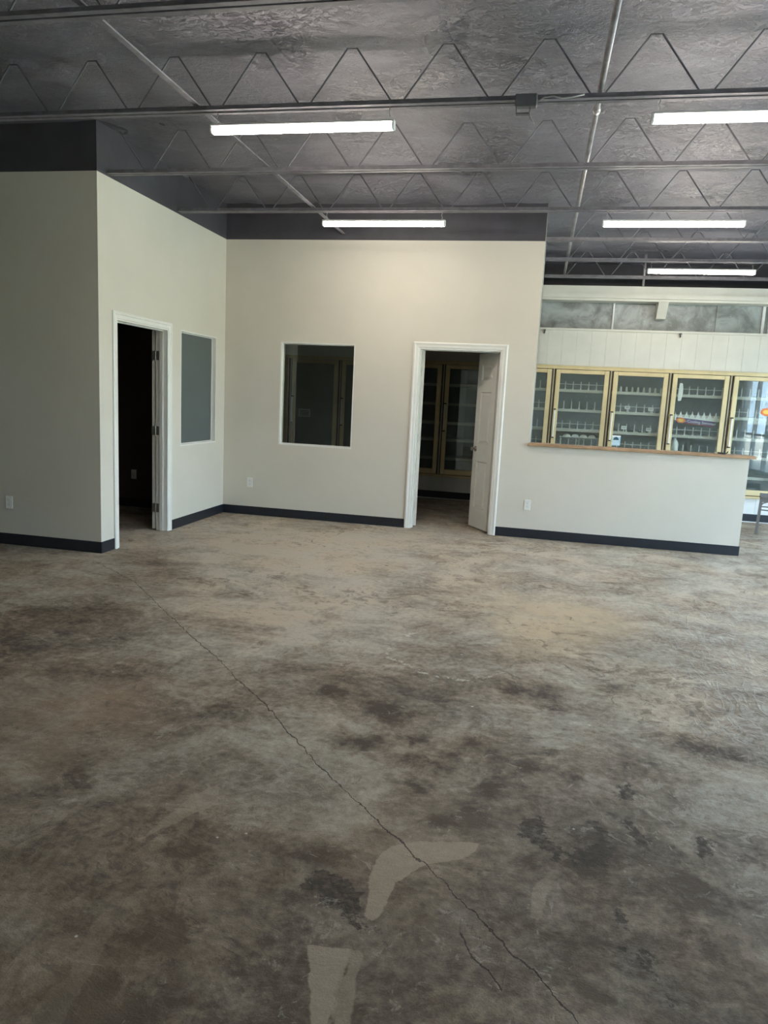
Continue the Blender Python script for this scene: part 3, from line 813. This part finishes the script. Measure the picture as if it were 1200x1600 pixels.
# ---------------------------------------------------------------- the run of glass-door coolers
cooler = thing('glass_door_cooler', 'long built-in cooler with gold framed glass doors behind the half wall', 'cooler', (0, YR, 0))
PIT = .79; G0 = 3.84
ks = range(-6, 6)           # mullions
X0, X1 = G0 + PIT * ks[0], G0 + PIT * ks[-1]
MB().box(X0, X1, -.03, .05, ZT - .05, ZT).cbox(X0, X1, -.038, -.03, ZT - .018, ZT, .003).build('frame_header', M['gold'], cooler)
MB().box(X0, X1, -.03, .05, ZB, ZB + .035).cbox(X0, X1, -.04, -.03, ZB + .012, ZB + .035, .003).build('frame_sill', M['gold'], cooler)
mm_ = MB().box(-.026, .026, -.012, .05, ZB + .035, ZT - .05).box(-.009, .009, -.03, -.012, ZB + .035, ZT - .05).mesh('mullion', M['goldd'])
gk_ = MB().box(-.024, -.012, -.022, -.0121, ZB + .036, ZT - .051).box(.012, .024, -.022, -.0121, ZB + .036, ZT - .051).mesh('gasket', M['gasket'])
for k in ks:
    mo = link('mullion', mm_, cooler, (G0 + PIT * k, 0, 0)); link('gasket', gk_, mo)
MB().box(X0, X1, .70, .74, ZB, ZT).build('back_lining', M['liner'], cooler)
MB().box(X0, X1, .05, .70, ZT - .03, ZT).build('top_lining', M['liner'], cooler)
MB().box(X0, X1, .05, .70, ZB, ZB + .03).build('floor_lining', M['liner'], cooler)
for x in (X0 - .02, X1): MB().box(x, x + .02, -.03, .74, ZB, ZT).build('end_lining', M['liner'], cooler)
dw0, dw1 = .030, PIT - .030
z0, z1 = ZB + .045, ZT - .058
sw = .062
dm = MB().cbox(dw0, dw0 + sw, -.055, -.026, z0, z1, .004).cbox(dw1 - sw, dw1, -.055, -.026, z0, z1, .004) \
    .cbox(dw0 + sw, dw1 - sw, -.055, -.026, z1 - .055, z1, .004).cbox(dw0 + sw, dw1 - sw, -.055, -.026, z0, z0 + .075, .004).mesh('cooler_door', M['gold'])
dg_ = MB().box(dw0 + sw, dw1 - sw, -.0435, -.0375, z0 + .075, z1 - .055).mesh('pane', M['cglass'])
hd_ = MB().cbox(dw0 + .010, dw0 + .034, -.098, -.078, 1.03, 1.42, .006).cbox(dw0 + .012, dw0 + .032, -.078, -.055, 1.035, 1.06, .003).cbox(dw0 + .012, dw0 + .032, -.078, -.055, 1.385, 1.41, .003).mesh('door_handle', M['ivory'])
hp_ = MB().cbox(dw0 + .006, dw0 + .038, -.102, -.0552, -.008, .008, .002).mesh('handle_bracket', M['gasket'])
sh_ = MB().box(.035, PIT - .035, .09, .60, -.012, 0).mesh('shelf', M['shelf'])
lp_ = MB().cbox(.035, PIT - .035, .070, .088, -.034, .006, .003).mesh('price_channel', M['lip'])
dv_ = MB().box(-.003, .003, .12, .50, 0, .018).prism([(-.014, .0), (.014, .0), (.006, .03), (.006, .118), (-.006, .118), (-.006, .03)], 1, .095, .101).mesh('divider', M['divider'])
wf_ = MB().box(.045, PIT - .045, .092, .096, .075, .083).mesh('front_guard', M['divider'])
for k in list(ks)[:-1]:
    x = G0 + PIT * k
    d_ = link('cooler_door', dm, cooler, (x, 0, 0))
    link('pane', dg_, d_); link('door_handle', hd_, d_); link('handle_bracket', hp_, d_, (0, 0, 1.026)); link('handle_bracket', hp_, d_, (0, 0, 1.428))
    if k < -3: continue          # the doors behind the dark window stand empty
    for r, z in enumerate((1.715, 1.435, 1.15, .90, .62)):
        s_ = link('shelf', sh_, cooler, (x, 0, z)); link('price_channel', lp_, s_)
        if k >= -1 and r < 4:
            n = 7
            if k == 1 and r == 0: n = 0
            if k == 2 and r == 1: n = 0
            for i in range(n): link('divider', dv_, s_, (.07 + (PIT - .14) * i / (n - 1), 0, 0))
            if n and (k + r) % 2 == 0: link('front_guard', wf_, s_)

# goods and prints in the coolers
bowl = MB().lathe([(.058, 0), (.056, .008), (.048, .026), (.030, .040), (.004, .045)], (0, 0, 0), 14).mesh('bowl', M['white'])
for i, nm in enumerate(('nearest the tan wall', 'second from the tan wall', 'third from the tan wall', 'farthest from the tan wall')):
    o = link('upturned_bowl', bowl, None, (4.10 + i * .118, YR + .15, 1.035))
    tag(o, 'upturned white bowl in the second cooler from the wall end, ' + nm, 'bowl', 'upturned bowls in a cooler')
rk = MB().box(4.00, 4.56, YR + .09, YR + .30, 1.027, 1.035)
for x in (4.01, 4.28, 4.55): rk.box(x - .004, x + .004, YR + .09, YR + .10, .90, 1.027).box(x - .004, x + .004, YR + .29, YR + .30, .90, 1.027)
tag(rk.build('wire_riser', M['shelf']), 'low grey riser carrying four upturned bowls in the cooler', 'riser')
ORD = ['first in the row beside the handle stile', 'second in the row from the handle stile', 'third in the row from the handle stile', 'fourth in the row from the handle stile', 'middle one of the row of nine', 'fourth in the row from the hinge stile', 'third in the row from the hinge stile', 'second in the row from the hinge stile', 'last in the row beside the hinge stile']
cup = MB().lathe([(.026, 0), (.026, .006), (.017, .012), (.013, .060), (.009, .075), (.002, .078)], (0, 0, 0), 10).mesh('cup', M['lip'])
for i in range(9):
    o = link('upturned_cup', cup, None, (4.715 + i * .078, YR + .14, 1.7155))
    tag(o, 'small pale upturned cup, ' + ORD[i], 'cup', 'row of upturned cups')
for i, (x, z, nm) in enumerate(((4.90, 1.50, 'upper shelf, towards the door handle'), (5.22, 1.49, 'upper shelf, away from the handle'), (4.88, 1.215, 'lower shelf, towards the door handle'), (5.22, 1.205, 'lower shelf, away from the handle'))):
    t_ = thing('shelf_tag', 'white printed shelf tag in the third cooler, ' + nm, 'tag', (x, YR + .084, z), group='shelf tags in the third cooler')
    MB().cbox(-.035, .035, -.004, 0, -.022, .022, .001).build('card', M['paper'], t_)
    for q in (-.008, .006): MB().box(-.024, .024, -.0046, -.004, q, q + .005).build('print_line', M['navy'], t_)
    MB().box(-.006, .006, 0, .008, -.07, -.01).build('clip', M['divider'], t_)
# sticker on the third door
st_ = thing('door_sticker', 'pale blue square sticker with dark arch on the third cooler door', 'sticker', (4.775, YR - .0436, 1.03))
MB().cbox(-.060, .060, -.0012, 0, -.070, .070, .0004).build('sticker_sheet', M['blue'], st_)
MB().prism([(.038 * math.cos(a), .008 + .042 * math.sin(a)) for a in [math.pi * k / 10 for k in range(11)]], 1, -.0018, -.0012).build('arch', M['navy'], st_)
MB().box(-.060, .060, -.0018, -.0012, .052, .070).build('white_strip', M['paper'], st_)
upright(text_mesh('HOT', .036, M['paper'], .0003), st_, (0, -.0021, -.012))
upright(text_mesh('FOOD', .040, M['paper'], .0003), st_, (0, -.0021, -.045))
# notice on a hall cooler door, seen through the dark window
nt_ = thing('door_notice', 'small grey printed notice on a cooler door behind the dark window', 'notice', (.135, YR - .0436, 1.18))
MB().cbox(-.095, .095, -.0012, 0, -.060, .060, .0004).build('notice_sheet', M['note'], nt_)
for q in (-.040, -.018, .004, .026): MB().box(-.075, .075, -.0018, -.0012, q, q + .010).build('print_line', M['navy'], nt_)
# fourth cooler: scalloped strip, promotion strip, hanging paper, jug
def scallop(x0, x1, z0, zt, n, y):
    pts = [(x0, z0 - .02), (x1, z0 - .02)]
    step = (x1 - x0) / n
    top = []
    for k in range(n + 1):
        c = x0 + k * step
        for u in (-.5, -.34, -.2, -.1, -.035, .035, .1, .2, .34):
            xx = c + u * step
            if xx < x0 or xx > x1: continue
            top.append((xx, z0 + (zt - z0) * math.exp(-abs(u) * 3.6)))
    return MB().prism(pts + top[::-1], 1, y, y + .006)
tag(scallop(5.545, 6.16, 1.380, 1.500, 8, YR + .058).build('scalloped_divider', M['white']), 'cream scalloped shelf front with eight points in the fourth cooler', 'divider')
tag(scallop(6.50, 6.98, 1.375, 1.455, 6, YR + .062).build('scalloped_divider', M['lip']), 'cream scalloped shelf front in the cooler at the picture edge', 'divider')
ps_ = thing('promotion_strip', 'purple promotion strip with orange end on a shelf of the fourth cooler', 'sign', (5.82, YR + .055, 1.345))
ps_.rotation_euler.y = R(4.5)
MB().cbox(-.255, .255, 0, .004, -.036, .036, .001).build('strip_board', M['purple'], ps_)
MB().prism([(-.19 + .062 * math.cos(a) * (1 + .08 * math.cos(6 * a)), .0385 * math.sin(a) * (1 + .05 * math.cos(6 * a))) for a in [2 * math.pi * k / 24 for k in range(24)]], 1, -.002, 0).build('orange_emblem', M['orange'], ps_)
MB().prism([(-.19 + .036 * math.cos(a), .022 * math.sin(a)) for a in [2 * math.pi * k / 14 for k in range(14)]], 1, -.003, -.002).build('yellow_centre', M['yellow'], ps_)
upright(text_mesh('a Cooling Summer', .056, M['white'], .0004), ps_, (.065, -.001, .002))
MB().box(-.12, .255, -.0008, 0, -.036, -.026).build('red_rule', M['red'], ps_)
hp = thing('hanging_paper', 'curled white paper tag hanging inside the fourth cooler door', 'paper', (5.575, YR + .02, 1.87))
MB().prism([(-.016, 0), (.020, 0), (.034, -.06), (.036, -.16), (.020, -.24), (-.020, -.245), (-.024, -.12)], 1, -.002, .004).build('paper_sheet', M['paper'], hp)
MB().tube([(0, 0, 0), (0, .004, .09)], .002, 6).build('string', M['cord'], hp)
jg = thing('white_jug', 'small white plastic jug low in the fourth cooler near its handle', 'jug', (5.60, YR + .17, .90))
MB().lathe([(.05, 0), (.055, .01), (.055, .13), (.035, .17), (.02, .185), (.02, .205)], (0, 0, 0), 14).build('jug_body', M['white'], jg, True)
MB().lathe([(.023, .203), (.023, .225), (.021, .228)], (0, 0, 0), 12).build('jug_cap', M['blue'], jg)
od = thing('orange_spot', 'orange sunburst decal on the cooler door at the picture edge', 'spot', (6.70, YR - .0436, 1.53))  # flat orange sunburst with a yellow middle, set on the pane
MB().prism([((.075 + .012 * (k % 2)) * math.cos(math.pi * k / 12), (.050 + .010 * (k % 2)) * math.sin(math.pi * k / 12)) for k in range(24)], 1, -.0012, 0).build('spot_sheet', M['orange'], od)
MB().prism([(.050 * math.cos(math.pi * k / 10), .030 * math.sin(math.pi * k / 10)) for k in range(20)], 1, -.0018, -.0012).build('spot_centre', M['yellow'], od)

# ---------------------------------------------------------------- grey stool beyond the half wall
so = thing('metal_stool', 'grey metal stool beside the cooler wall, past the half wall end', 'stool', (6.705, 1.745, 0), R(-16))
MB().cbox(-.21, .21, -.21, .21, .465, .490, .008).build('seat', M['stool'], so)
MB().box(-.19, .19, -.195, -.180, .415, .465).box(-.19, .19, .180, .195, .415, .465).box(-.195, -.180, -.18, .18, .415, .465).box(.180, .195, -.18, .18, .415, .465).build('apron', M['stool'], so)
for sx in (-1, 1):
    for sy in (-1, 1):
        l = MB(); i = 0
        l.tube([(sx * .185, sy * .185, .465), (sx * .198, sy * .198, 0)], .024, 4); l.build('leg', M['stool'], so)
for (a, b_) in (((-1, -1), (1, -1)), ((-1, 1), (1, 1)), ((-1, -1), (-1, 1)), ((1, -1), (1, 1))):
    MB().tube([(a[0] * .19, a[1] * .19, .315), (b_[0] * .19, b_[1] * .19, .315)], .008, 6).build('stretcher', M['stool'], so)
for sx in (-1, 1):
    MB().tube([(sx * .185, -.19, .36), (sx * .16, -.19, .40), (sx * .10, -.19, .425)], .008, 6).build('brace', M['stool'], so)

# ---------------------------------------------------------------- steel bar joists under the deck
ZC = 3.20
def joist(y, x0, x1, label):
    o = thing('bar_joist', label, 'joist', (0, y, ZC), group='black bar joists')
    MB().box(x0, x1, -.042, -.008, 0, .005).box(x0, x1, -.013, -.008, .005, .036).box(x0, x1, .008, .042, 0, .005).box(x0, x1, .008, .013, .005, .036).build('bottom_chord', M['steel'], o)
    t = DECK - ZC - .043      # the top chord lies hidden behind the facing
    p_ = .58; n0 = math.ceil((x0 - 2.69) / p_); pts = []
    n = n0
    while 2.69 + n * p_ < x1:
        c = 2.69 + n * p_
        for (dx, z) in ((-p_ / 2 + .03, t + .015), (-.025, .016), (.025, .016), (p_ / 2 - .03, t + .015)):
            if x0 < c + dx < x1: pts.append((c + dx, 0, z))
        n += 1
    MB().tube(pts, .0055, 6).build('web_rod', M['rod'], o)
jl = ['behind the viewer, first over the room', 'behind the viewer, second over the room', 'black open-web joist crossing the very top of the picture',
      'black open-web joist carrying the two nearest tube lights', 'black open-web joist between the near and the middle tube lights',
      'black open-web joist over the two middle tube lights', 'black open-web joist in line with the back wall, past its free end',
      'black open-web joist carrying the farthest tube light', 'black open-web joist closest to the cream beam over the coolers']
for i, y in enumerate(JY):
    if i < 2: continue
    x0 = 3.60 if y > -.5 else (.005 if y > -2.5 else XL + .02)
    joist(y, x0, XR - .02, jl[i])

# conduits lying on the chords
def conduit(x, y0, y1, z, label, r):
    o = thing('conduit', label, 'conduit', (x, 0, z))
    MB().tube([(0, y0, 0), (0, (y0 + y1) / 2, .006), (0, y1, 0)], r, 8).build('pipe', M['pipe'], o, True)
    for y in (y0 + .9, y0 + 3.3): MB().tube([(0, y, 0), (0, y + .05, .0005)], r * 1.35, 8).build('coupling', M['chain'], o, True)
conduit(3.865, -6.6, 2.60, 3.262, 'pale conduit running away overhead beyond the middle of the ceiling', .017)
# flat bridging bar
br = MB().box(1.38, 1.415, -6.4, -.02, 3.240, 3.247).box(1.38, 1.386, -6.4, -.02, 3.247, 3.272).build('bridging_bar', M['bar'])
tag(br, 'pale steel bridging bar running away across the joists above the office side', 'bar')
vc = thing('short_conduit', 'short pale conduit dropping to the cream beam behind the farthest light', 'conduit', (4.93, YR - .06, 3.15))
MB().tube([(0, 0, 0), (0, 0, .45)], .016, 8).build('pipe', M['pipe'], vc, True)
MB().cbox(-.024, .024, -.012, .045, .10, .125, .003).build('pipe_strap', M['chain'], vc)

# junction box with its cables
jb = thing('junction_box', 'grey junction box with loose cables on a joist between the near lights', 'box', (3.455, -3.66, 3.175))
MB().cbox(-.062, .062, -.02, .030, -.028, .040, .005).build('box_body', M['box'], jb)
MB().cbox(-.055, .020, -.012, .02, -.066, -.058, .002).box(-.055, -.050, -.010, .02, -.058, -.028).build('box_bracket', M['box'], jb)
MB().tube([(.028, 0, -.028), (.022, 0, -.055), (.03, 0, -.085), (.055, 0, -.118)], .004, 6).build('dangling_lead', M['cord'], jb, True)
MB().tube([(.062, 0, 0), (.10, -.01, .018), (.15, -.015, .022), (.20, -.01, .010), (.25, -.005, .016), (.32, 0, .030)], .0042, 6).build('white_cable', M['cord'], jb, True)

# ---------------------------------------------------------------- tube lights
TL = 1.17
hs_m = MB().prism([(-.030, .018), (.030, .018), (.034, .030), (.026, .046), (-.026, .046), (-.034, .030)], 0, -TL / 2, TL / 2).mesh('housing', M['housing'])
df_m = MB().prism([(-.0305, .018), (-.040, .004), (-.036, -.012), (-.020, -.022), (.020, -.022), (.036, -.012), (.040, .004), (.0305, .018)], 0, -TL / 2 + .006, TL / 2 - .006).mesh('diffuser', M['tube'])
ec_m = MB().prism([(-.032, .019), (-.041, .004), (-.037, -.013), (-.020, -.023), (.020, -.023), (.037, -.013), (.041, .004), (.032, .019), (.030, .044), (-.030, .044)], 0, -.006, .006).mesh('end_cap', M['housing'])
wi_m = MB().tube([(0, 0, .040), (.006, 0, .065), (-.003, .004, .082), (.004, 0, .105), (0, 0, .118)], .003, 6).mesh('hanging_wire', M['chain'], True)
for q_ in (hs_m, df_m, ec_m):
    for v_ in q_.vertices: v_.co.y *= .80; v_.co.z = .018 + (v_.co.z - .018) * .80
def tube_light(x, y, label):
    o = thing('tube_light', label, 'light', (x, y, 3.085), group='hanging tube lights')
    link('housing', hs_m, o); link('diffuser', df_m, o)
    for s in (-1, 1):
        link('end_cap', ec_m, o, (s * (TL / 2 + .0), 0, 0)); link('hanging_wire', wi_m, o, (s * (TL / 2 - .03), 0, 0))
tube_light(2.09, -3.585, 'bright tube light hanging before the office block, nearest over the open floor')
tube_light(4.745, -3.585, 'bright tube light cut off by the picture edge, nearest on the cooler side')
tube_light(2.09, -1.14, 'bright tube light just in front of the back wall top')
tube_light(4.68, -1.14, 'bright tube light over the half wall, before the farthest one')
tube_light(5.38, 1.17, 'bright tube light farthest away, close before the cream beam')
